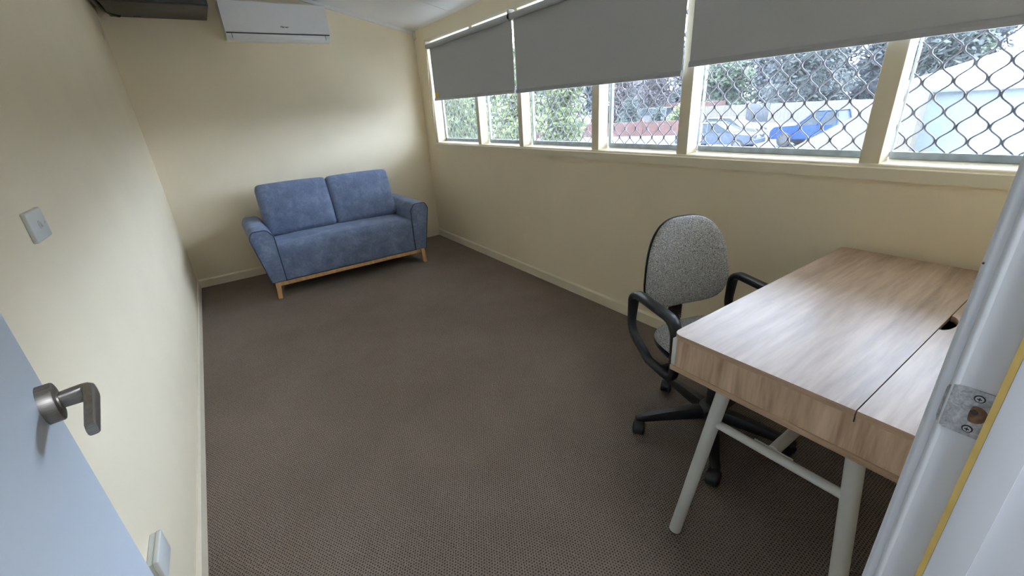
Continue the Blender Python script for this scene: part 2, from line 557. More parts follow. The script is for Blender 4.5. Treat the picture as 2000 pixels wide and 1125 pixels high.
# grille strand shared by all windows
PITCH, ROWH = .0860, .1030
Z0G, Z1G = 1.118, 2.075
bm = bmesh.new()
pts, nn = [], 0
z = Z0G
steps = int((Z1G - Z0G) / ROWH * 16)
for i in range(steps + 1):
    z = Z0G + (Z1G - Z0G) * i / steps
    ph = 2 * math.pi * (z - 1.2885) / ROWH
    u_ = 1.55 * (2 / math.pi) * math.asin(math.cos(ph))
    u_ = u_ / (1 + abs(u_) ** 4) ** .25 / .961
    pts.append((0, u_ * (PITCH / 4 - .0022), z))
rad_ = [.0030 + .0016 * (abs(p_[1]) / (PITCH / 4 - .0022)) ** 8 for p_ in pts]
add_tube(bm, pts, rad_, 6)
g_me = bpy.data.meshes.new('grille_strand')
bmesh.ops.recalc_face_normals(bm, faces=bm.faces)
bm.to_mesh(g_me)
bm.free()
g_me.materials.append(M['grille'])
g_me.polygons.foreach_set('use_smooth', [True] * len(g_me.polygons))
win_labels = ['window pane with diamond grille beside the end wall, yellow green foliage outside',
              'narrow window pane between the two blinds, green foliage outside',
              'window pane with diamond grille, brick fence and shrubs outside',
              'window pane with diamond grille, bare trees and dark shrubs outside',
              'window pane with diamond grille, blue cars and cream fence outside',
              'window pane with diamond grille beside the door frame, pale shed outside']
for i in range(6):
    a, b = edges[2 * i], edges[2 * i + 1]
    win = thing('window_%d' % (i + 1), win_labels[i], 'window', (2.62, (a + b) / 2, 1.12), kind='structure')
    a2, b2 = a - .001, b + .001
    box('pane', 2.6140, 2.6165, a2, b2, 1.118, WZ1 - .012, M['glass'], win)
    scr = thing('security_grille', None, None, (2.627, (a + b) / 2, 1.12))
    scr.parent = win
    scr.location = Vector((2.627, (a + b) / 2, 1.12)) - LOC[win.name]
    bm = bmesh.new()
    rect_frame(bm, b2, a2, 1.119, WZ1 - .012, 2.618, 2.636, .027, .022 if i < 4 else .006)
    bm_obj('screen_frame', bm, M['alu'], scr)
    wm = .016 if i < 4 else .0
    k0 = math.ceil((b2 + wm - (-4.2905)) / (PITCH / 2))
    k = k0
    while True:
        y = -4.2905 + k * PITCH / 2
        if y > a2 - wm:
            break
        st = bpy.data.objects.new('grille_strand', g_me)
        COL.objects.link(st)
        st.parent = scr
        st.location = Vector((2.627, y, 0)) - LOC[scr.name]
        if k % 2:
            st.rotation_euler = (0, 0, math.pi)
        k += 1

# ------------------------------------------------------------------ roller blinds
def blind(y0, y1, zl, zr, label):
    e = thing('roller_blind', label, 'blind', (2.49, (y0 + y1) / 2, min(zl, zr)))
    cx, cz, r = 2.480, 2.022, .0215
    ya, yb = y0 - .006, y1 + .006
    bm = bmesh.new()
    add_tube(bm, [(cx, ya, cz), (cx, yb, cz)], r, 24)
    bm_obj('roller_tube', bm, M['blind'], e, auto=40)
    bm = bmesh.new()
    x0, x1 = cx + r - .001, cx + r
    N = 10
    vt = [[None] * 2 for _ in range(N + 1)]
    fa = []
    for i in range(N + 1):
        y = ya + (yb - ya) * i / N
        zb = zl + (zr - zl) * i / N
        fa.append([bm.verts.new((x0, y, zb + .01)), bm.verts.new((x0, y, cz)), bm.verts.new((x1, y, cz)), bm.verts.new((x1, y, zb + .01))])
    for A, B in zip(fa, fa[1:]):
        for k in range(4):
            bm.faces.new((A[k], A[(k + 1) % 4], B[(k + 1) % 4], B[k]))
    bm.faces.new(fa[0])
    bm.faces.new(fa[-1][::-1])
    bm_obj('fabric', bm, M['blind'], e)
    bm = bmesh.new()
    add_prism(bm, [(x0 - .009, 0), (x1 + .008, 0), (x1 + .009, .013), (x1 + .004, .027), (x0 - .005, .027), (x0 - .010, .013)], 'y', ya, yb)
    for v in bm.verts:
        v.co.z += zl + (zr - zl) * (v.co.y - ya) / (yb - ya)
    bm_obj('bottom_rail', bm, M['rail'], e)
    for y in (ya + .0035, yb - .0035):
        box('bracket', cx - .018, 2.524, y - .0015, y + .0015, cz - .022, cz + .045, M['tube_white'], e, .001)
        bm = bmesh.new()
        add_tube(bm, [(cx, y - .002, cz), (cx, y + .002, cz)], r * 1.04, 20)
        bm_obj('end_cap', bm, M['black'], e)
    return e
b1 = blind(-.375, -1.836, 1.524, 1.508, 'grey roller blind nearest the end wall with a pull cord and yellow tag')
b2 = blind(-1.850, -3.332, 1.506, 1.497, 'wide grey roller blind hanging between the two other blinds')
b3 = blind(-3.362, -4.725, 1.534, 1.534, 'grey roller blind above the desk end of the windows')
# pull cord and tag of the first blind
def poly_path(pts, n=6):
    out = []
    P_ = [Vector(pts[0])] + [Vector(p) for p in pts] + [Vector(pts[-1])]
    for i in range(1, len(P_) - 2):
        p0, p1, p2, p3 = P_[i - 1:i + 3]
        for j in range(n):
            t_ = j / n
            out.append(.5 * ((2 * p1) + (p2 - p0) * t_ + (2 * p0 - 5 * p1 + 4 * p2 - p3) * t_ ** 2 + (3 * p1 - p0 - 3 * p2 + p3) * t_ ** 3))
    out.append(P_[-1])
    return out
tube('pull_cord', poly_path([(2.506, -.308, 2.030), (2.506, -.302, 1.946), (2.506, -.285, 1.854), (2.506, -.232, 1.616), (2.506, -.203, 1.441), (2.506, -.229, 1.362), (2.506, -.265, 1.309),
                             (2.506, -.272, 1.36), (2.506, -.283, 1.45), (2.507, -.310, 1.62), (2.508, -.345, 1.90), (2.508, -.352, 2.02)]), .0024, M['cord'], b1, 6)
box('safety_tag', 2.4985, 2.5000, -.386, -.474, 1.548, 1.598, M['yellow_tag'], b1)

# ------------------------------------------------------------------ doorway: jambs, stop, architrave, strike plate
XJ = DX1
jb = thing('trim_door', 'white painted door frame with a metal strike plate', 'door frame', (XJ, YN, 0), kind='structure')
bm = bmesh.new()
add_box(bm, XJ, XJ + .02, -4.925, -4.789, 0, DH + .02, .0015)
bm_obj('jamb', bm, M['white_paint'], jb)
bm = bmesh.new()
add_box(bm, DX0 - .02, DX0, -4.925, -4.789, 0, DH + .02, .0015)
bm_obj('jamb', bm, M['white_paint'], jb)
box('head_jamb', DX0, XJ, -4.925, -4.789, DH, DH + .02, M['white_paint'], jb, .0015)
ST = .012
box('door_stop', XJ - ST, XJ, -4.8575, -4.8270, 0, DH, M['white_paint'], jb, .001)
box('door_stop', DX0, DX0 + ST, -4.8575, -4.8270, 0, DH, M['white_paint'], jb, .001)
box('seal_strip', XJ - ST + .0003, XJ, -4.8270, -4.8215, 0, DH, M['yellow'], jb)
# architrave on the room side: rounded inner edge, small bead at the jamb
def arch_poly(x, sgn):
    return [(x + sgn * .0035, -4.790), (x + sgn * .0030, -4.7805), (x + sgn * .0042, -4.7775), (x + sgn * .007, -4.7755), (x + sgn * .012, -4.7745),
            (x + sgn * .040, -4.7770), (x + sgn * .058, -4.7800), (x + sgn * .060, -4.792), (x + sgn * .0035, -4.792)]
prism('architrave', arch_poly(XJ, 1), 'z', 0, DH + .06, M['white_paint'], jb, auto=50)
prism('architrave', arch_poly(DX0, -1), 'z', 0, DH + .06, M['white_paint'], jb, auto=50)
box('architrave', DX0 - .06, DX1 + .06, -4.792, -4.776, DH + .005, DH + .065, M['white_paint'], jb, .003)
# a rounded shadow line between jamb and architrave
tube('bead', [(XJ + .0035, -4.7908, 0), (XJ + .0035, -4.7908, DH)], .0048, M['white_paint'], jb, 10)
# strike plate
zs = 1.0625
bm = bmesh.new()
ys = [(-4.8222, XJ - .0012), (-4.8000, XJ - .0012), (-4.7940, XJ - .0012), (-4.7895, XJ - .0004), (-4.7865, XJ + .0014), (-4.7848, XJ + .0042)]
hh = [.0285, .0285, .0280, .0265, .0235, .0185]
rings = []
for (y, x), h in zip(ys, hh):
    fr_v = [bm.verts.new((x - .0006, y, zs + h * k)) for k in (-1, -.5, 0, .5, 1)]
    bk_v = [bm.verts.new((x + .0008, y, zs + h * k)) for k in (1, .5, 0, -.5, -1)]
    rings.append(fr_v + bk_v)
for A, B in zip(rings, rings[1:]):
    for k in range(10):
        bm.faces.new((A[k], A[(k + 1) % 10], B[(k + 1) % 10], B[k]))
bm.faces.new(rings[0][::-1])
bm.faces.new(rings[-1])
sp = bm_obj('strike_plate', bm, M['strike'], jb, auto=30)
mrot = Matrix.Translation((XJ - .0013, -4.8125, zs)) @ Matrix.Rotation(-math.pi / 2, 4, 'Y')
bm = bmesh.new()
pl = []
for k in range(24):
    a = 2 * math.pi * k / 24
    yy, zz = math.cos(a) * .0092, math.sin(a) * .0105
    if yy > .0035: yy = .0035 + (yy - .0035) * .25
    pl.append((yy - 4.8130, zz + zs))
add_prism(bm, pl, 'x', XJ - .0022, XJ - .0004)
bm_obj('latch_hole', bm, M['rawwood'], sp)
bm = bmesh.new()
add_prism(bm, [(math.cos(2 * math.pi * k / 14) * .0032 - 4.8115, math.sin(2 * math.pi * k / 14) * .0030 + zs + .0025) for k in range(14)], 'x', XJ - .0025, XJ - .0004)
bm_obj('drill_hole', bm, M['dark_grey'], sp)
for dz in (-.0195, .0195):
    bm = bmesh.new()
    m_ = Matrix.Translation((XJ - .0017, -4.8115, zs + dz)) @ Matrix.Rotation(-math.pi / 2, 4, 'Y')
    add_lathe(bm, [(.0001, .0006), (.0040, .0006), (.0046, .0000)], 18, m_)
    sc = bm_obj('screw', bm, M['dark_grey'], sp)
    bm = bmesh.new()
    add_lathe(bm, [(.0033, .0004), (.0033, .0010), (.0001, .0011)], 18, m_)
    bm_obj('screw_head', bm, M['screw'], sp)
    bm = bmesh.new()
    add_box(bm, XJ - .0032, XJ - .0026, -4.8115 - .0019, -4.8115 + .0019, zs + dz - .0005, zs + dz + .0005)
    add_box(bm, XJ - .0032, XJ - .0026, -4.8115 - .0005, -4.8115 + .0005, zs + dz - .0019, zs + dz + .0019)
    bm_obj('screw_cross', bm, M['dark_grey'], sp)
bm = bmesh.new()
m_ = Matrix.Translation((XJ + .0050, -4.7766, 1.2240)) @ Matrix.Rotation(-math.pi / 2, 4, 'Y')
add_lathe(bm, [(.0011, -.001), (.0011, .0006), (.0005, .0008)], 10, m_)
bm_obj('nail_hole', bm, M['dark_grey'], jb)

# ------------------------------------------------------------------ open door with lever handle
DA = math.radians(8.6)
dd = Vector((math.sin(DA), -math.cos(DA), 0))     # from the free edge to the hinges
dn = Vector((math.cos(DA), math.sin(DA), 0))      # out of the visible face
E0 = Vector((.1, -4.048, 0))
door = thing('door_1', 'white flush door standing open against the wall with a nickel lever', 'door', E0, kind='structure')
def dp(s, h, z): return E0 + dd * s + dn * h + Vector((0, 0, z))
def door_box(name, s0, s1, h0, h1, z0, z1, mat, parent, bev=.001):
    bm = bmesh.new()
    add_box(bm, s0, s1, h0, h1, z0, z1, bev, 2)
    for v in bm.verts:
        v.co = dp(v.co.x, v.co.y, v.co.z)
    return bm_obj(name, bm, mat, parent, auto=35)
leaf = door_box('leaf', 0, .755, -.035, 0, .012, 2.03, M['door_paint'], door, .0012)
SB, ZB = .0535, 1.0715
for sgn in (1, -1):
    base_h = 0 if sgn == 1 else -.035
    hd = thing('handle', None, None, dp(SB, base_h, ZB))
    hd.parent = door
    hd.location = LOC[hd.name] - LOC[door.name]
    bx = Matrix(((dd.x, 0, dn.x * sgn, 0), (dd.y, 0, dn.y * sgn, 0), (0, 1, 0, 0), (0, 0, 0, 1)))
    m_ = Matrix.Translation(dp(SB, base_h, ZB)) @ bx
    bm = bmesh.new()
    add_lathe(bm, [(.0268, 0), (.0268, .0135), (.0262, .0150), (.0248, .0155), (.011, .0155), (.0105, .016)], 40, m_)
    bm_obj('rose', bm, M['nickel'], hd, auto=40)
    bm = bmesh.new()
    add_lathe(bm, [(.0125, .0150), (.0120, .0175), (.0100, .0180)], 28, m_)
    bm_obj('collar', bm, M['nickel'], hd, auto=40)
    # lever: flat bar leaving the rose, turning toward the hinges
    path = [(0, .016), (0, .030), (0, .040), (.0015, .0445), (.006, .0475), (.014, .0485), (.040, .0485), (.080, .0485), (.112, .0485), (.119, .0485)]
    sect = [(.0105, .0085), (.0115, .0085), (.0120, .0085), (.0124, .0080), (.0126, .0075), (.0126, .0068), (.0122, .0064), (.0114, .0062), (.0104, .0060), (.0072, .0055)]
    bm = bmesh.new()
    rings = []
    for i, (s, h) in enumerate(path):
        a = Vector(path[max(0, i - 1)]); b = Vector(path[min(len(path) - 1, i + 1)])
        tg = (b - a).normalized()
        nrm = Vector((-tg.y, tg.x))
        hz, th = sect[i]
        ring = []
        for k in range(16):
            an = 2 * math.pi * k / 16
            cx_, cy_ = math.cos(an), math.sin(an)
            ex = .55
            px = math.copysign(abs(cx_) ** ex, cx_) * hz
            py = math.copysign(abs(cy_) ** ex, cy_) * th
            q = Vector((s, h)) + nrm * py
            ring.append(bm.verts.new(m_ @ Vector((q.x, px, q.y))))
        rings.append(ring)
    for A, B in zip(rings, rings[1:]):
        for k in range(16):
            bm.faces.new((A[k], A[(k + 1) % 16], B[(k + 1) % 16], B[k]))
    bm.faces.new(rings[0][::-1])
    bm.faces.new(rings[-1])
    bm_obj('lever', bm, M['nickel'], hd, auto=38)
door_box('latch_face', -.0006, .001, -.029, -.006, ZB - .028, ZB + .028, M['nickel'], door, 0)
for z in (.25, 1.05, 1.83):
    p0 = dp(.762, -.004, z - .045)
    tube('hinge', [p0, p0 + Vector((0, 0, .09))], .006, M['nickel'], door, 10)

# ------------------------------------------------------------------ switch and outlet on the left wall
sw = thing('light_switch', 'white rocker light switch plate on the side wall between the door and the sofa', 'light switch', (XL, -3.353, 1.2085))
box('plate', XL, XL + .0105, -3.412, -3.294, 1.173, 1.244, M['plastic_white'], sw, .003, 3)
bm = bmesh.new()
add_lathe(bm, [(.0095, 0), (.0095, .0022), (.0085, .0030)], 24, Matrix.Translation((XL + .0100, -3.353, 1.2085)) @ Matrix.Rotation(math.pi / 2, 4, 'Y'))
bm_obj('switch_ring', bm, M['plastic_white'], sw, auto=40)
bm = bmesh.new()
add_prism(bm, [(XL + .011, 1.2015), (XL + .0165, 1.2030), (XL + .0135, 1.2155), (XL + .011, 1.2155)], 'y', -3.357, -3.349)
bm_obj('rocker', bm, M['plastic_white'], sw)
bm = bmesh.new()
add_lathe(bm, [(.0025, 0), (.0025, .0006), (.0015, .0008)], 12, Matrix.Translation((XL + .0103, -3.311, 1.2085)) @ Matrix.Rotation(math.pi / 2, 4, 'Y'))
bm_obj('screw', bm, M['alu'], sw)
po = thing('wall_plate', 'thick white plastic wall plate low on the side wall near the skirting', 'wall plate', (XL, -3.685, .395))
box('mounting_block', XL, XL + .013, -3.740, -3.630, .361, .430, M['plastic_white'], po, .002, 2)
box('cover', XL + .013, XL + .025, -3.742, -3.628, .359, .432, M['plastic_white'], po, .0035, 3)

# ------------------------------------------------------------------ air conditioner
ac = thing('air_conditioner', 'white split system air conditioner mounted high on the end wall', 'air conditioner', (1.19, YF, 2.20))
X0, X1 = .777, 1.605
prof = [(YF, 2.085), (-.090, 2.068), (-.150, 2.072), (-.186, 2.100), (-.190, 2.122), (-.186, 2.350), (-.160, 2.362), (YF, 2.362)]
prism('body', prof, 'x', X0, X1, M['ac_white'], ac, auto=25)
fp = [(-.190, 2.128), (-.197, 2.128), (-.201, 2.135), (-.199, 2.250), (-.194, 2.352), (-.180, 2.362), (-.176, 2.352), (-.184, 2.30)]
bm = bmesh.new()
add_prism(bm, fp, 'x', X0 - .002, X1 + .002)
bm_obj('front_panel', bm, M['ac_white'], ac, auto=25)
lp = [(-.191, 2.118), (-.197, 2.116), (-.196, 2.100), (-.186, 2.082), (-.160, 2.068), (-.158, 2.071), (-.182, 2.086), (-.190, 2.102)]
bm = bmesh.new()
add_prism(bm, lp, 'x', X0 + .044, X1 - .044)
bm_obj('louvre', bm, M['ac_white'], ac, auto=25)
for xx in (X0 + .040, X1 - .042):
    prism('louvre_gap', [(-.1895, 2.124), (-.1935, 2.124), (-.1935, 2.100), (-.184, 2.084), (-.180, 2.088), (-.1885, 2.104)], 'x', xx, xx + .0025, M['dark_grey'], ac)
box('vent_gap', X0 + .003, X1 - .003, -.192, -.1885, 2.1195, 2.1275, M['dark_grey'], ac)
def text_mesh(name, body, size, mat, parent, mtx, depth=.0004):
    cu = bpy.data.curves.new(name, 'FONT')
    cu.body = body
    cu.size = size
    cu.align_x = 'CENTER'
    cu.align_y = 'CENTER'
    cu.extrude = depth
    cu.offset = .0006
    tmp = bpy.data.objects.new('tmp_text', cu)
    COL.objects.link(tmp)
    dg = bpy.context.evaluated_depsgraph_get()
    me = bpy.data.meshes.new_from_object(tmp.evaluated_get(dg))
    bpy.data.objects.remove(tmp)
    me.transform(mtx)
    return finish(name, me, mat, parent)
text_mesh('logo', 'Hisense', .021, M['dark_grey'], ac, Matrix.Translation((1.235, -.2005, 2.175)) @ Matrix.Rotation(math.pi / 2, 4, 'X'))
for xx in (.85, 1.45):
    bm = bmesh.new()
    add_lathe(bm, [(.004, 0), (.004, .002), (.002, .0025)], 12, Matrix.Translation((xx, YF, 2.074)) @ Matrix.Rotation(math.pi / 2, 4, 'X'))
    bm_obj('fixing_screw', bm, M['tube_white'], ac)

# dark metal cabinet in the corner
cb = thing('data_cabinet', 'dark grey and black metal box mounted high in the corner beside the air conditioner', 'cabinet', (.37, YF, 2.236))
box('casing', .055, .684, -.515, YF, 2.236, 2.555, M['cab_grey'], cb, .006, 2)
box('front_door', .060, .679, -.530, -.514, 2.244, 2.548, M['cab_black'], cb, .003)
box('bottom_slot', .20, .245, -.06, -.03, 2.2345, 2.238, M['dark_grey'], cb)
cp = []
for i in range(14):
    f = i / 13
    cp.append((.115 - .105 * math.sin(f * math.pi / 2), -.04 - .40 * f ** 1.5, 2.243 + .05 * (1 - math.cos(f * math.pi / 2))))
tube('cable_bundle', cp, .020, M['black'], cb, 12)

# ------------------------------------------------------------------ sofa
SX, SY = 1.262, -.45
so = thing('sofa', 'blue grey fabric two seater sofa on oak legs against the end wall', 'sofa', (SX, SY, 0))
YFT, YBK = -.850, -.075
def smooth_poly(pts, n=6, closed=True):
    out = []
    N = len(pts)
    for i in range(N):
        p0, p1, p2, p3 = (Vector(pts[(i + k) % N]) for k in (-1, 0, 1, 2))
        for j in range(n):
            t_ = j / n
            out.append(.5 * ((2 * p1) + (p2 - p0) * t_ + (2 * p0 - 5 * p1 + 4 * p2 - p3) * t_ ** 2 + (3 * p1 - p0 - 3 * p2 + p3) * t_ ** 3))
    return out
def rounded_poly(pts, rads, n=6):
    out = []
    N = len(pts)
    for i in range(N):
        p, a, b = Vector(pts[i]), Vector(pts[i - 1]), Vector(pts[(i + 1) % N])
        r = rads[i]
        if r <= 0:
            out.append(p)
            continue
        u1, u2 = (a - p).normalized(), (b - p).normalized()
        ang = u1.angle(u2)
        d = min(r / math.tan(ang / 2), (a - p).length * .49, (b - p).length * .49)
        s, e = p + u1 * d, p + u2 * d
        for j in range(n + 1):
            t_ = j / n
            out.append((1 - t_) ** 2 * s + 2 * t_ * (1 - t_) * p + t_ ** 2 * e)
    return out
for sg in (-1, 1):
    pl = [(.713, .142), (.786, .545), (.762, .605), (.650, .605), (.604, .545), (.598, .142)]
    pl = [(SX + sg * a, z) for a, z in pl]
    rp = rounded_poly(pl, [.015, .05, .045, .045, .05, .01], 5)
    bm = bmesh.new()
    # front panel, set-back softly rounded edge, then the long arm
    rings = []
    cx_ = sum(p.x for p in rp) / len(rp)
    cz_ = sum(p.y for p in rp) / len(rp)
    for (y, k) in ((YFT - .004, .80), (YFT - .002, .92), (YFT, .975), (YFT + .012, 1.0), (-.60, 1.0), (-.35, 1.0), (YBK - .012, 1.0), (YBK, .97)):
        rings.append([bm.verts.new((cx_ + (p.x - cx_) * k, y, cz_ + (p.y - cz_) * (1 - (1 - k) * .5))) for p in rp])
    n_ = len(rp)
    for A, B in zip(rings, rings[1:]):
        for k in range(n_):
            bm.faces.new((A[k], A[(k + 1) % n_], B[(k + 1) % n_], B[k]))
    bm.faces.new(rings[0])
    bm.faces.new(rings[-1][::-1])
    arm = bm_obj('arm', bm, M['bluefab'], so, auto=60)
    pip = [(cx_ + (p.x - cx_) * .985, YFT - .001, cz_ + (p.y - cz_) * .992) for p in rp[1:-1]]
    tube('piping', pip, .0042, M['piping'], arm, 8)
# seat body: front drops to the rail, top slightly crowned
bm = bmesh.new()
NX = 18
prof = rounded_poly([(-.15, .142), (YFT + .012, .142), (YFT + .006, .450), (-.15, .440)], [0, .012, .055, 0], 7)
rings = []
for i in range(NX + 1):
    u_ = -1 + 2 * i / NX
    x = SX + u_ * .618
    ring = []
    for p in prof:
        z = p.y
        y = p.x
        if p.y > .3:
            z += .022 * (1 - u_ ** 4) * (1 if p.x > YFT + .03 else .8)
        if p.x < -.6:
            y -= .016 * (1 - u_ ** 4) * math.sin(math.pi * min(1, max(0, (p.y - .142) / .31)))
        ring.append(bm.verts.new((x, y, z)))
    rings.append(ring)
for A, B in zip(rings, rings[1:]):
    for k in range(len(prof)):
        bm.faces.new((A[k], A[(k + 1) % len(prof)], B[(k + 1) % len(prof)], B[k]))
bm.faces.new(rings[0])
bm.faces.new(rings[-1][::-1])
seat = bm_obj('seat', bm, M['bluefab'], so, auto=50)
tube('seam', [(SX - .61 + 1.22 * i / 12, YFT + .016, .139) for i in range(13)], .004, M['piping'], seat, 6)
# back frame
bm = bmesh.new()
add_prism(bm, rounded_poly([(-.075, .142), (-.075, .70), (-.150, .72), (-.235, .142)], [.01, .03, .03, .01], 4), 'x', SX - .60, SX + .60)
bm_obj('back_frame', bm, M['bluefab'], so, auto=50)
# back cushions
for sg in (-1, 1):
    m_ = Matrix.Translation((SX + sg * .3045 - .003, -.318, .668)) @ Matrix.Rotation(math.radians(-17.5), 4, 'X')
    soft_box('back_cushion', (.608, .185, .458), .036, M['bluefab'], so, m_, (.006, .026, .012), 16, local=False)
# timber base
rl = thing('base_frame', None, None, (SX, SY, .12)); rl.parent = so; rl.location = LOC[rl.name] - LOC[so.name]
box('front_rail', SX - .665, SX + .665, -.838, -.806, .104, .140, M['oak_leg'], rl, .003)
box('back_rail', SX - .665, SX + .665, -.13, -.10, .104, .140, M['oak_leg'], rl, .003)
for sg in (-1, 1):
    box('side_rail', SX + sg * .640 - .016, SX + sg * .640 + .016, -.81, -.12, .104, .140, M['oak_leg'], rl, .003)
    for yy, fr_ in ((-.832, -1), (-.118, 1)):
        bm = bmesh.new()
        add_box(bm, -.020, .020, -.020, .020, 0, .143, .003)
        for v in bm.verts:
            k = 1 - v.co.z / .143
            v.co.x = v.co.x * (1 - .18 * k) + SX + sg * (.672 + .012 * k)
            v.co.y = v.co.y * (1 - .18 * k) + yy + fr_ * .010 * k
        bm_obj('leg', bm, M['oak_leg'], so, auto=35)

# ------------------------------------------------------------------ desk
dk = thing('desk', 'pale oak desk with white splayed tube legs pushed to the window wall', 'desk', (1.93, -4.49, 0))
DXa, DXb, DYa, DYb = 1.350, 2.498, -4.190, -4.772
SEAM = -4.638
def top_panel(name, y0, y1, rl_, hole=False):
    pts = [(DXa, y1), (DXb, y1), (DXb, y0), (DXa, y0)]
    poly = rounded_poly([(DXa, y0), (DXb, y0), (DXb, y1), (DXa, y1)], rl_, 6)
    poly = [(p.x, p.y) for p in poly]
    if hole:
        cxh, r = 1.952, .059
        arc = [(cxh - r * math.cos(math.pi * k / 20), y0 - r * .40 * math.sin(math.pi * k / 20)) for k in range(21)]
        i = next(j for j, p in enumerate(poly) if abs(p[0] - DXb) < 1e-6 and abs(p[1] - y0) < 1e-6)
        poly = poly[:i] + arc + poly[i:]
    bm = bmesh.new()
    add_prism(bm, poly, 'z', .752, .768)
    o = bm_obj(name, bm, [M['desk_edge'], M['desk_top']], dk)
    for f_ in o.data.polygons:
        f_.material_index = 1 if f_.normal.z > .9 else 0
    return o
top_panel('lift_top', DYa, SEAM + .0012, [.030, .030, 0, 0])
top_panel('rear_top', SEAM - .0012, DYb, [0, 0, .020, .020], True)
box('bottom_board', DXa - .001, DXb, DYb, DYa, .645, .661, M['desk_edge'], dk, .0015)
box('end_panel', DXa + .003, DXa + .019, DYb + .002, DYa - .0165, .661, .752, M['desk_side'], dk)
box('end_panel', DXb - .019, DXb - .003, DYb + .002, DYa - .0165, .661, .752, M['desk_side'], dk)
box('back_panel', DXa + .02, DXb - .02, DYb + .004, DYb + .018, .661, .752, M['desk_side'], dk)
box('divider', DXa + .02, DXb - .02, SEAM - .10, SEAM - .09, .661, .75, M['desk_side'], dk)
for xa, xb in ((DXa + .001, 1.922), (1.926, DXb - .001)):
    dr = box('drawer', xa, xb, DYa - .0145, DYa - .001, .6635, .7505, M['white_metal'], dk, .0015)
box('seam_notch', DXa + .0022, DXa + .0035, SEAM - .0012, SEAM + .0012, .738, .7515, M['dark_grey'], dk)
YC = (DYa + DYb) / 2
def desk_legs(xt, xf, inner):
    fr_ = thing('leg_frame', None, None, (xt, YC, .32)); fr_.parent = dk; fr_.location = LOC[fr_.name] - LOC[dk.name]
    for yt, yf in ((-4.336, -4.255), (-4.645, -4.722)):
        a, b = Vector((xt, yt, .647)), Vector((xf, yf, .006))
        tube('leg', [a, b], .0195, M['white_metal'], fr_, 24)
        d_ = (b - a).normalized()
        tube('foot', [b - d_ * .002, Vector((xf, yf, 0)) + Vector((0, 0, .0005))], .0185, M['black'], fr_, 20)
    k = (.647 - .500) / .641
    xm = xt + (xf - xt) * k
    tube('crossbar', [(xm, -4.320, .500), (xm, -4.660, .500)], .0125, M['white_metal'], fr_, 18)
    s = 1 if xf < xt else -1
    box('joint_plate', xm + s * .010, xm + s * .014, YC - .050, YC + .050, .489, .511, M['white_metal'], fr_, .001)
    return xm
xa = desk_legs(1.412, 1.374, 1)
xb = desk_legs(2.436, 2.474, -1)
tube('stretcher', [(xa + .013, YC, .502), (xb - .013, YC, .502)], .0150, M['white_metal'], dk, 18)

# ------------------------------------------------------------------ office chair
CH = math.radians(-18)
oc = thing('office_chair', 'grey tweed office chair with black loop arms at the desk', 'office chair', (1.922, -4.032, 0), CH)
bs = thing('base', None, None, (0, 0, 0)); bs.parent = oc
LOC[bs.name] = Vector((0, 0, 0))
bm = bmesh.new()
add_lathe(bm, [(.030, .070), (.048, .078), (.050, .125), (.040, .140), (.030, .145)], 24)
bm_obj('hub', bm, M['black'], bs, True, auto=40)
# one leg and one caster, repeated round the hub
bm = bmesh.new()
rings = []
for r, w_, zt, zb in ((.030, .026, .128, .078), (.090, .0255, .125, .076), (.200, .0215, .110, .070), (.280, .0185, .094, .064), (.318, .0180, .088, .062), (.330, .0140, .084, .064)):
    sec = [(-w_, zb), (w_, zb), (w_ * 1.02, zb + (zt - zb) * .6), (w_ * .72, zt - .002), (0, zt), (-w_ * .72, zt - .002), (-w_ * 1.02, zb + (zt - zb) * .6)]
    rings.append([bm.verts.new((r, y, z)) for y, z in sec])
for A, B in zip(rings, rings[1:]):
    for k in range(7):
        bm.faces.new((A[k], A[(k + 1) % 7], B[(k + 1) % 7], B[k]))
bm.faces.new(rings[0]); bm.faces.new(rings[-1][::-1])
bmesh.ops.recalc_face_normals(bm, faces=bm.faces)
leg_me = bpy.data.meshes.new('base_leg'); bm.to_mesh(leg_me); bm.free(); leg_me.materials.append(M['black']); sharp(leg_me, 45)
bm = bmesh.new()
for sgn in (-1, 1):
    m_ = Matrix.Translation((.012, sgn * .004, .026)) @ Matrix.Rotation(-sgn * math.pi / 2, 4, 'X')
    add_lathe(bm, [(.010, .0), (.0245, .0015), (.026, .006), (.0245, .0135), (.016, .0165), (.006, .0165)], 24, m_)
hood = []
for k in range(13):
    a = math.pi * (-.12 + 1.05 * k / 12)
    hood.append((.012 + .0285 * math.cos(a), .026 + .0285 * math.sin(a)))
hood += [(.012 + .016 * math.cos(math.pi * (-.12 + 1.05 * k / 12)), .026 + .016 * math.sin(math.pi * (-.12 + 1.05 * k / 12))) for k in range(12, -1, -1)]
add_prism(bm, hood, 'y', -.013, .013)
add_tube(bm, [(0, 0, .050), (0, 0, .068)], .008, 12)
bmesh.ops.recalc_face_normals(bm, faces=bm.faces)
cas_me = bpy.data.meshes.new('caster'); bm.to_mesh(cas_me); bm.free(); cas_me.materials.append(M['black']); sharp(cas_me, 40)
for k in range(5):
    a = math.radians(72 * k) - CH
    o = bpy.data.objects.new('leg', leg_me); COL.objects.link(o); o.parent = bs; o.rotation_euler = (0, 0, a)
    c = bpy.data.objects.new('caster', cas_me); COL.objects.link(c); c.parent = bs
    c.location = (.312 * math.cos(a), .312 * math.sin(a), 0)
    c.scale = (1.25, 1.25, 1.25)
    c.rotation_euler = (0, 0, a + (.9, 2.3, 1.2, -.4, 2.8)[k])
bm = bmesh.new()
add_lathe(bm, [(.026, .140), (.026, .25), (.020, .252), (.020, .345)], 24)
bm_obj('gas_column', bm, M['black'], oc, True, auto=40)
box('seat_mechanism', -.085, .085, -.10, .13, .335, .385, M['black'], oc, .01, 2, True)

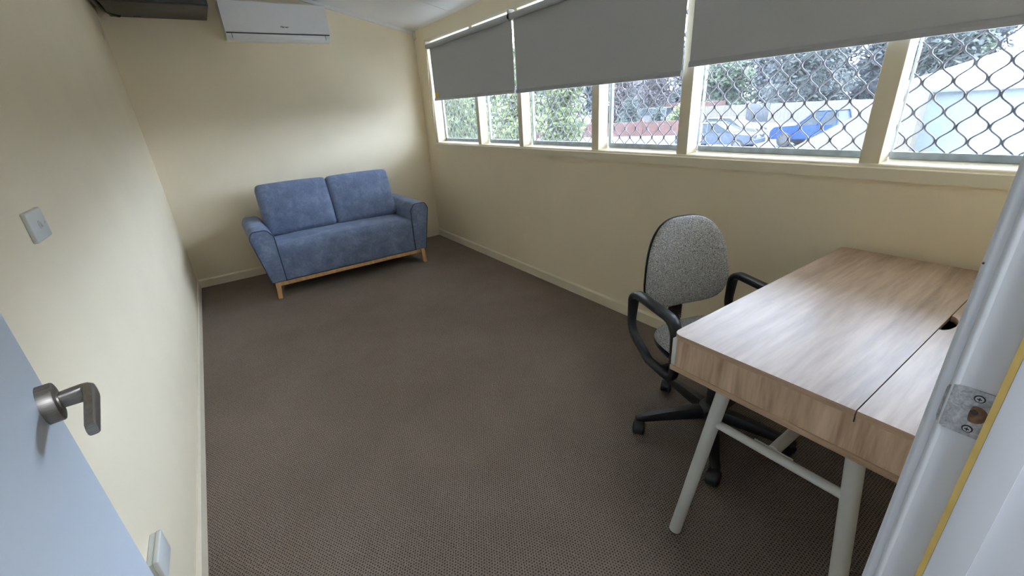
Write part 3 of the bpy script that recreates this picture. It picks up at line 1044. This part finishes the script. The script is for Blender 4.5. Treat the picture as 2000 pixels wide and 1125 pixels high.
def pad(outline, th_front, th_back, nr=10, na=64, power=2.6):
    """closed cushion from an outline(angle)->(x, z); front bulges to -y, back to +y"""
    bm = bmesh.new()
    cf = bm.verts.new((0, -th_front, 0)); cb_ = bm.verts.new((0, th_back, 0))
    fr_, bk = [], []
    for i in range(1, nr + 1):
        r = i / nr
        r = 1 - (1 - r) ** 1.6
        A, B = [], []
        for k in range(na):
            x, z = outline(2 * math.pi * k / na)
            A.append(bm.verts.new((x * r, -th_front * (1 - r ** power) ** (1 / power) if r < 1 else 0, z * r)))
            if i < nr:
                B.append(bm.verts.new((x * r, th_back * (1 - r ** power) ** (1 / power), z * r)))
            else:
                B.append(A[-1])
        fr_.append(A); bk.append(B)
    for k in range(na):
        bm.faces.new((cf, fr_[0][k], fr_[0][(k + 1) % na]))
        bm.faces.new((cb_, bk[0][(k + 1) % na], bk[0][k]))
    for L in (fr_, bk):
        for A, B in zip(L, L[1:]):
            for k in range(na):
                try:
                    bm.faces.new((A[k], B[k], B[(k + 1) % na], A[(k + 1) % na]))
                except ValueError:
                    pass
    return bm
def sup(a, b, n_):
    def f(t_):
        c, s = math.cos(t_), math.sin(t_)
        return math.copysign(abs(c) ** (2 / n_), c) * a, math.copysign(abs(s) ** (2 / n_), s) * b
    return f
def back_outline(t_):
    x, z = sup(.218, .205, 2.9 if math.sin(t_) > 0 else 4.2)(t_)
    k = (z + .205) / .41
    x *= 1.0 - .34 * max(0, k - .30) ** 1.2 - .04 * max(0, .30 - k)
    return x, z
def bend(bm, dx=0, dy=0, dz=0, curve=.55, tilt=0):
    m_ = Matrix.Translation((dx, dy, dz)) @ Matrix.Rotation(tilt, 4, 'X')
    for v in bm.verts:
        v.co.y -= curve * v.co.x ** 2
        v.co = m_ @ v.co
    return bm
bk_ = thing('backrest', None, None, (0, .285, .715)); bk_.parent = oc
bk_.location = (0, .285, .715)
LOC[bk_.name] = Vector((0, .285, .715))
bm_obj('back_pad', bend(pad(back_outline, .034, .010), 0, 0, 0, .9, math.radians(-5)), M['tweed'], bk_, True, smooth=True)
so_ = lambda t_: tuple(c * 1.012 for c in back_outline(t_))
bm_obj('back_shell', bend(pad(so_, .004, .026), 0, .010, 0, .9, math.radians(-5)), M['black'], bk_, True, smooth=True)
tube('back_bar', [(0, .305, .66), (0, .312, .56), (0, .305, .46), (0, .270, .400), (0, .15, .372), (0, .05, .362)], .016, M['black'], oc, 10, local=True, flat=(.024, .010))
pts, rad = [], []
for i in range(27):
    pts.append((0, .306, .575 - .150 * i / 26)); rad.append(.031 if i % 2 else .025)
tube('bellows', pts, rad, M['black_fab'], oc, 20, local=True)
seat_o = lambda t_: sup(.232, .222, 3.2)(t_)
bm = pad(seat_o, .038, .012, power=3.0)
for v in bm.verts:
    x, y, z = v.co
    v.co = Vector((x, -z + .008, .440 - y - .10 * max(0, z - .10) ** 1.5))
bm_obj('seat_pad', bm, M['tweed'], oc, True, smooth=True)
bm = pad(lambda t_: tuple(c * 1.01 for c in seat_o(t_)), .004, .040, power=3.0)
for v in bm.verts:
    x, y, z = v.co
    v.co = Vector((x, -z + .008, .428 - y - .10 * max(0, z - .10) ** 1.5))
bm_obj('seat_shell', bm, M['black'], oc, True, smooth=True)
for sgn in (-1, 1):
    x = sgn * .262
    loop = rounded_poly([(.248, .628), (.262, .440), (.11, .362), (-.060, .362), (-.045, .618)], [.050, .10, .06, .05, .065], 7)
    loop = [(x, p.x, p.y) for p in loop]
    bm = bmesh.new()
    N = len(loop)
    rings = []
    for i, p in enumerate(loop):
        p = Vector(p)
        tg = (Vector(loop[(i + 1) % N]) - Vector(loop[i - 1])).normalized()
        nn_ = Vector((1, 0, 0)).cross(tg).normalized()
        top = max(0, min(1, (p.z - .54) / .05))
        hx, hy = .0185 + .006 * top, .0150
        ring = []
        for k in range(12):
            a = 2 * math.pi * k / 12
            cx_, cy_ = math.cos(a), math.sin(a)
            ring.append(bm.verts.new(p + Vector((1, 0, 0)) * math.copysign(abs(cx_) ** .6, cx_) * hx + nn_ * math.copysign(abs(cy_) ** .6, cy_) * hy))
        rings.append(ring)
    for i in range(N):
        A, B = rings[i], rings[(i + 1) % N]
        for k in range(12):
            bm.faces.new((A[k], A[(k + 1) % 12], B[(k + 1) % 12], B[k]))
    arm = bm_obj('arm', bm, M['black'], oc, True, auto=50)
    box('arm_bracket', min(x, sgn * .07), max(x, sgn * .07), -.01, .05, .356, .370, M['black'], oc, .002, 2, True)

# ------------------------------------------------------------------ hallway behind the camera
bm = bmesh.new()
add_box(bm, -1.3, -1.2, -6.4, -4.9, 0, 2.5)
add_box(bm, 2.6, 2.7, -6.4, -4.9, 0, 2.5)
add_box(bm, -1.3, 2.7, -6.4, -6.3, 0, 2.5)
add_box(bm, -1.3, XL - .12, -4.95, -4.9, 0, 2.5)
add_box(bm, -1.3, 2.7, -6.4, -4.9, 2.5, 2.6)
tag(bm_obj('wall_hall', bm, M['hall']), 'plain pale hallway walls and ceiling outside the doorway', 'wall', kind='structure')
hl = thing('hall_fill_lamp', 'added round ceiling lamp in the hallway, unseen fill light through the doorway', 'lamp', (.6, -5.55, 2.5))  # unseen lamp, added to fill the room with light through the doorway
bm = bmesh.new()
add_lathe(bm, [(.15, 2.5), (.15, 2.48), (.14, 2.475)], 28, Matrix.Translation((.6, -5.55, 0)))
bm_obj('fill_lamp_base', bm, M['white_metal'], hl, auto=40)
t = NT('fill_lamp_diffuser')
t.b.inputs['Emission Color'].default_value = (.85, .93, 1, 1)
t.b.inputs['Emission Strength'].default_value = 100.0
bm = bmesh.new()
add_lathe(bm, [(.14, 2.478), (.135, 2.45), (.10, 2.43), (.02, 2.425)], 28, Matrix.Translation((.6, -5.55, 0)))
bm_obj('diffuser', bm, t.m, hl, auto=40)

# ------------------------------------------------------------------ outdoors
GZ = -1.5
tag(box('bounce_paving', 2.65, 19.5, -40, 60, GZ - .2, GZ, M['concrete']), 'unseen pale concrete yard added below the windows to bounce light indoors', 'bounce_paving', kind='structure')  # out of view; pale ground added to reflect skylight up to the ceiling
tag(box('ground', 19.5, 150, -60, 120, GZ - .2, GZ, M['asphalt']), 'grey asphalt car park outside the windows', 'ground', kind='structure')
bm = bmesh.new()
add_box(bm, -1.4, 2.64, -6.5, .3, GZ, -.07)
tag(bm_obj('wall_footing', bm, M['brick']), 'brick base under the room', 'wall', kind='structure')
# verandah roof over the windows
prism('verandah_roof', [(2.640, 2.36), (4.00, 2.115), (4.00, 2.155), (2.640, 2.42)], 'y', -7.5, 1.5, M['eave'])
tag(bpy.data.objects['verandah_roof'], 'flat verandah roof above the outside of the windows', 'roof', kind='structure')

def leaf_cloud(bm, blobs, n, size, rnd):
    tot = sum(b[3] * b[4] * b[5] for b in blobs)
    for (cx, cy, cz, rx, ry, rz) in blobs:
        for _ in range(max(6, int(n * rx * ry * rz / tot))):
            th, u_ = rnd.random() * 2 * math.pi, rnd.uniform(-1, 1)
            r = rnd.random() ** .4
            s_ = math.sqrt(1 - u_ * u_)
            p = Vector((cx + rx * r * s_ * math.cos(th), cy + ry * r * s_ * math.sin(th), cz + rz * r * u_))
            a = Vector((rnd.uniform(-1, 1), rnd.uniform(-1, 1), rnd.uniform(-1, 1))).normalized()
            b = a.orthogonal().normalized()
            sz = size * rnd.uniform(.6, 1.4)
            q = [p + a * sz, p + b * sz * .45, p - a * sz, p - b * sz * .45]
            bm.faces.new([bm.verts.new(x) for x in q])

def tree(name, label, x, y, h, rx, ry, mat, n=1500, size=.3, low=.25, lean=0, cat='tree', group=None, seed=1, nb=9):
    rnd = random.Random(seed)
    e = thing(name, label, cat, (x, y, GZ), group=group)
    bm = bmesh.new()
    tp = []
    for i in range(8):
        f = i / 7
        tp.append((x + lean * .2 * f * h, y + lean * f * f * h * .5, GZ + f * h * .75))
    add_tube(bm, tp, [max(.05, .035 * h * (1 - f / 8.5)) for f in range(8)], 8)
    for i in range(5):
        a = rnd.uniform(0, 6.28)
        s0 = Vector(tp[3 + i % 4])
        e0 = s0 + Vector((math.cos(a) * rx * .7, math.sin(a) * ry * .7, h * .22))
        add_tube(bm, [s0, (s0 + e0) / 2 + Vector((0, 0, .05 * h)), e0], [.012 * h, .009 * h, .005 * h], 6)
    bm_obj('trunk', bm, M['bark'], e, smooth=True)
    blobs = []
    for i in range(nb):
        a = rnd.uniform(0, 6.28)
        rr = rnd.uniform(.1, .75)
        zz = rnd.uniform(low, 1.0)
        k = .55 if zz > .8 else .75
        blobs.append((x + lean * .1 * h + math.cos(a) * rx * rr * k, y + lean * h * .35 + math.sin(a) * ry * rr * k, GZ + h * (low + (1 - low) * (zz - low) / (1 - low)) * .92, rx * rnd.uniform(.38, .6), ry * rnd.uniform(.38, .6), h * rnd.uniform(.12, .22)))
    bm = bmesh.new()
    leaf_cloud(bm, blobs, n, size, rnd)
    fo = bm_obj('foliage', bm, mat, e)
    fo['kind'] = 'stuff'
    return e

def shrub(name, label, x, y, h, r, mat, n=900, size=.14, seed=1, group=None):
    rnd = random.Random(seed)
    e = thing(name, label, 'shrub', (x, y, GZ), group=group)
    bm = bmesh.new()
    for i in range(5):
        a = rnd.uniform(0, 6.28)
        add_tube(bm, [(x, y, GZ), (x + math.cos(a) * r * .3, y + math.sin(a) * r * .3, GZ + h * .4), (x + math.cos(a) * r * .6, y + math.sin(a) * r * .6, GZ + h * .8)], [.05, .035, .015], 6)
    bm_obj('stems', bm, M['bark'], e, smooth=True)
    bm = bmesh.new()
    blobs = []
    for i in range(8):
        a = rnd.uniform(0, 6.28); rr = rnd.uniform(0, .6)
        blobs.append((x + math.cos(a) * r * rr, y + math.sin(a) * r * rr, GZ + h * rnd.uniform(.3, .85), r * .55, r * .55, h * .26))
    leaf_cloud(bm, blobs, n, size, rnd)
    fo = bm_obj('foliage', bm, mat, e)
    fo['kind'] = 'stuff'
    return e

# near yellow-green trees outside the first windows
tree('lime_tree', 'bright yellow green leafy tree outside the window by the end wall', 14.5, 24.0, 7.5, 3.4, 3.4, M['leaf_lime'], 7000, .17, .03, seed=3, nb=22)
tree('lime_tree', 'yellow green tree with darker gaps outside the narrow window', 16.0, 17.6, 6.8, 2.6, 2.6, M['leaf_lime'], 5500, .17, .03, seed=5, nb=20)
tree('lime_tree', 'pale lime tree above the brick fence', 21.5, 19.6, 6.6, 2.4, 2.4, M['leaf_lime'], 4500, .19, .06, seed=8, nb=16)
tree('green_tree', 'mid green tree behind the lime trees', 22.0, 33.0, 9, 5.0, 5.0, M['leaf_green'], 6500, .30, .03, seed=11, nb=20)
tree('green_tree', 'pale green tree behind the brick fence', 33.0, 38.5, 9, 4.4, 4.4, M['leaf_green'], 6000, .30, .03, seed=12, nb=20)
# bare grey trees
for i, (x, y, h, lab) in enumerate(((43, 45, 10, 'bare grey brown tree behind the brick fence'), (52, 43, 11, 'tall bare grey tree between the brick fence and the cream fence'), (64, 45.5, 11, 'bare twiggy tree beside the cream fence'))):
    tree('bare_tree', lab, x, y, h, 4.4, 4.4, M['leaf_brown'], 8000, .24, .03, seed=20 + i, nb=22)
shrub('dark_shrub', 'dark green shrub between the brick fence and the bare trees', 38.5, 28.2, 3.0, 1.35, M['leaf_dark'], 1800, .16, 31)
shrub('dark_shrub', 'small blue green shrub beside the dark shrub', 38.5, 25.0, 2.2, 1.0, M['leaf_dark'], 1200, .14, 32)
shrub('lime_shrub', 'yellow green shrub in front of the bare trees', 38.5, 22.4, 2.8, 1.3, M['leaf_lime'], 1600, .15, 33)
shrub('green_shrub', 'low green shrub along the brick fence', 27.0, 24.5, 1.7, 1.2, M['leaf_green'], 1200, .13, 34)
# gum trees behind the cars
tree('gum_tree', 'large grey green gum tree with a leaning dark trunk behind the blue pickup', 56, 20.5, 12.0, 5.2, 5.2, M['leaf_grey'], 8000, .30, .20, -.08, seed=41, nb=24)
tree('gum_tree', 'round green tree above the cream fence', 66, 34.5, 9.5, 5.0, 5.0, M['leaf_green'], 7000, .32, .03, seed=42, nb=20)
tree('gum_tree', 'dense dark tree behind the cream fence gate', 76, 27, 11, 5.6, 5.6, M['leaf_grey'], 8000, .34, .02, seed=43, nb=22)
tree('gum_tree', 'dark tree between the blue pickup and the pale shed', 66, 10.5, 10, 5.0, 5.0, M['leaf_grey'], 7500, .34, .03, seed=44, nb=20)
tree('gum_tree', 'grey green tree behind the leaning gum tree', 82, 14.5, 11, 6, 6, M['leaf_green'], 7500, .36, .03, seed=46, nb=20)
tree('gum_tree', 'blue green tree rising behind the pale shed roof', 48, -1.8, 8.6, 4.6, 3.8, M['leaf_blue'], 6500, .32, .10, seed=45, nb=18)

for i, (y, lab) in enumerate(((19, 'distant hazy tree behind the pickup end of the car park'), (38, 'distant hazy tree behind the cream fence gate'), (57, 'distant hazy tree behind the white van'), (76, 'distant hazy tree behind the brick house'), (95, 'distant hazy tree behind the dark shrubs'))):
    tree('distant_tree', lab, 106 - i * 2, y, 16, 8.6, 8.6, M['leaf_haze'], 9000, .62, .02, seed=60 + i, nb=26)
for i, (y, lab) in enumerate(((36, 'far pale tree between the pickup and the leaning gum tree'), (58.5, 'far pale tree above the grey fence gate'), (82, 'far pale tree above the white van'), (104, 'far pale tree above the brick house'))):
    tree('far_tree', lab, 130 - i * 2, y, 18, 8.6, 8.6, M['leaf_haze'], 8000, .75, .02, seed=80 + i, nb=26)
# brick fence
bf = thing('brick_fence', 'low red brick fence under the lime trees', 'fence', (33, 34, GZ))
for i in range(7):
    a = Vector((23.0, 47 - i * 4.2, 0)); b = Vector((24.6 + i * 1.2, 47 - (i + 1) * 4.2 + .25, 0))
    a = Vector((23.0 + i * 1.6, 47 - i * 4.2, 0)); b = Vector((23.0 + (i + 1) * 1.6, 47 - (i + 1) * 4.2, 0))
    d_ = (b - a).normalized(); nrm = Vector((-d_.y, d_.x, 0)) * .11
    bm = bmesh.new()
    add_prism(bm, [(a + nrm).xy, (b + nrm).xy, (b - nrm).xy, (a - nrm).xy], 'z', GZ, GZ + 1.15)
    bm_obj('brick_panel', bm, M['brick'], bf)
    box('pier', b.x - .2, b.x + .2, b.y - .2, b.y + .2, GZ, GZ + 1.35, M['brick'], bf)
# cream steel fence with a grey gate
cf = thing('steel_fence', 'cream steel panel fence with a grey gate behind the parked cars', 'fence', (49, 22, GZ))
fx = 49.0
for i in range(9):
    y1_ = 33.5 - i * 2.4
    if i == 5:
        box('gate', fx, fx + .06, y1_ - 2.3, y1_, GZ + .05, GZ + 1.85, M['fence_dark'], cf, .01)
        continue
    bm = bmesh.new()
    nrib = 12
    zig = []
    for k in range(nrib + 1):
        zig.append((fx + (.04 if k % 2 else 0), y1_ - 2.34 * k / nrib))
    poly = zig + [(p[0] + .01, p[1]) for p in reversed(zig)]
    add_prism(bm, poly, 'z', GZ, GZ + 1.8)
    bm_obj('fence_panel', bm, M['fence'], cf)
    box('fence_post', fx - .03, fx + .06, y1_ - 2.40, y1_ - 2.34, GZ, GZ + 1.85, M['fence'], cf)
tag(box('brick_house', 56, 60, 30.5, 37, GZ, GZ + 2.2, M['brick']), 'red brick wall of a low house beyond the cream fence', 'house')

# sloping cream parapet and pale shed
bm = bmesh.new()
add_prism(bm, [(2.05, GZ), (-2.9, GZ), (-2.9, 1.425), (1.55, -1.26), (2.05, -1.5 + .01)], 'x', 8.2, 8.42)
tag(bm_obj('ramp_wall', bm, M['cream_render']), 'cream rendered wall with a sloping top edge in front of the pickup', 'wall')
sh = thing('pale_shed', 'pale shed with a low pitched white roof outside the last window', 'shed', (12, -6, GZ))
box('shed_wall', 8.75, 8.9, -10.5, -2.34, GZ, 1.27, M['shed_white'], sh)
box('shed_wall', 8.9, 15.8, -2.49, -2.34, GZ, 1.27, M['shed_white'], sh)
box('gutter', 8.62, 8.75, -10.6, -2.30, 1.245, 1.335, M['shed_white'], sh, .02)
bm = bmesh.new()
NXr = 60
zig = []
for k in range(NXr + 1):
    zig.append(-2.30 - 8.26 * k / NXr)
rings = []
for k, y in enumerate(zig):
    b_ = .018 if k % 2 else 0
    rings.append([bm.verts.new((8.66, y, 1.335 + b_)), bm.verts.new((15.95, y, 1.985 + b_)), bm.verts.new((15.95, y, 1.965 + b_)), bm.verts.new((8.66, y, 1.315 + b_))])
for A, B in zip(rings, rings[1:]):
    for k in range(4):
        bm.faces.new((A[k], A[(k + 1) % 4], B[(k + 1) % 4], B[k]))
bm.faces.new(rings[0]); bm.faces.new(rings[-1][::-1])
bm_obj('roof', bm, M['roof_white'], sh)

# vehicles (local +x is forward)
def vehicle(name, label, loc, rotz, paint, prof_body, prof_glass, half_w, wheels, wr, pickup=False, cat='car'):
    e = thing(name, label, cat, loc, rotz)
    def shell(nm, prof, w0, w1, z_lo, z_hi, mat):
        bm = bmesh.new()
        L, Rr = [], []
        for x, z in prof:
            k = max(0, min(1, (z - z_lo) / (z_hi - z_lo)))
            w = w0 + (w1 - w0) * k
            L.append(bm.verts.new((x, w, z))); Rr.append(bm.verts.new((x, -w, z)))
        bm.faces.new(L); bm.faces.new(Rr[::-1])
        n_ = len(prof)
        for k in range(n_):
            bm.faces.new((L[k], L[(k + 1) % n_], Rr[(k + 1) % n_], Rr[k]))
        es = [ed for ed in bm.edges]
        bmesh.ops.bevel(bm, geom=es, offset=.035, segments=2, affect='EDGES')
        return bm_obj(nm, bm, mat, e, True, auto=40)
    shell('body', prof_body, half_w, half_w * .97, .3, 1.0, paint)
    zmin = min(z for x, z in prof_glass); zmax = max(z for x, z in prof_glass)
    gl_ = shell('cabin_glass', [(x, z) for x, z in prof_glass], half_w * .955, half_w * .74, zmin, zmax, M['carglass'])
    xs = [x for x, z in prof_glass if z > zmax - .05]
    bm = bmesh.new()
    add_box(bm, min(xs) - .02, max(xs) + .02, -half_w * .75, half_w * .75, zmax - .03, zmax + .035, .03)
    bm_obj('roof', bm, paint, e, True, auto=40)
    # pillars
    top = [p for p in prof_glass if p[1] > zmax - .05]
    bot = [p for p in prof_glass if p[1] < zmin + .05]
    tx = sorted(p[0] for p in top); bx_ = sorted(p[0] for p in bot)
    for sgn in (-1, 1):
        for (xt, xb_) in ((tx[0], bx_[0]), (tx[-1], bx_[-1]), ((tx[0] + tx[-1]) / 2, (bx_[0] + bx_[-1]) / 2)):
            tube('pillar', [(xb_, sgn * half_w * .955, zmin), (xt, sgn * half_w * .745, zmax)], .045, paint, e, 6, local=True)
    for wx in wheels:
        for sgn in (-1, 1):
            bm = bmesh.new()
            m_ = Matrix.Translation((wx, sgn * (half_w - .20), wr)) @ Matrix.Rotation(-sgn * math.pi / 2, 4, 'X')
            add_lathe(bm, [(wr * .6, 0), (wr, .02), (wr, .19), (wr * .93, .215), (wr * .64, .215)], 20, m_)
            w_ = bm_obj('wheel', bm, M['tyre'], e, True, auto=40)
            bm = bmesh.new()
            add_lathe(bm, [(wr * .64, .19), (wr * .62, .220), (wr * .2, .222), (.02, .228)], 16, m_)
            bm_obj('rim', bm, M['alloy'], e, True, auto=40)
    fx_ = max(x for x, z in prof_body)
    for sgn in (-1, 1):
        box('headlight', fx_ - .25, fx_ - .02, sgn * half_w * .62 - .16, sgn * half_w * .62 + .16, .68, .84, M['alloy'], e, .02, 2, True)
    return e
vehicle('pickup_truck', 'bright blue pickup truck parked in front of the gum tree', (27.8, 5.6, GZ), math.radians(90), M['car_blue'],
        [(-2.55, .42), (-2.55, 1.12), (-.75, 1.14), (1.05, 1.14), (2.25, 1.06), (2.45, .85), (2.45, .42)],
        [(-.80, 1.12), (-.62, 1.80), (.35, 1.82), (1.12, 1.12)], .93, (1.62, -1.52), .39)
vehicle('sedan', 'silver blue sedan parked beside the blue pickup', (25.0, 9.9, GZ), math.radians(-82), M['car_silver'],
        [(-2.25, .35), (-2.28, .88), (-1.6, .98), (.75, .95), (1.95, .82), (2.2, .62), (2.2, .35)],
        [(-1.65, .96), (-.95, 1.40), (.05, 1.43), (.95, .94)], .88, (1.38, -1.32), .32)
vehicle('white_van', 'white van parked far off by the brick house', (45.5, 31.2, GZ), math.radians(100), M['car_white'],
        [(-2.4, .4), (-2.45, 1.2), (.9, 1.2), (2.0, 1.05), (2.35, .85), (2.35, .4)],
        [(-2.35, 1.18), (-2.25, 1.95), (.6, 1.95), (1.5, 1.16)], .92, (1.5, -1.4), .34, cat='van')
vehicle('hatchback', 'pale hatchback parked behind the silver blue sedan', (30.0, 12.0, GZ), math.radians(-88), M['car_white'],
        [(-1.9, .35), (-1.95, .92), (.75, .95), (1.8, .82), (2.0, .62), (2.0, .35)],
        [(-1.88, .92), (-1.5, 1.42), (.1, 1.45), (.95, .93)], .86, (1.25, -1.25), .31)
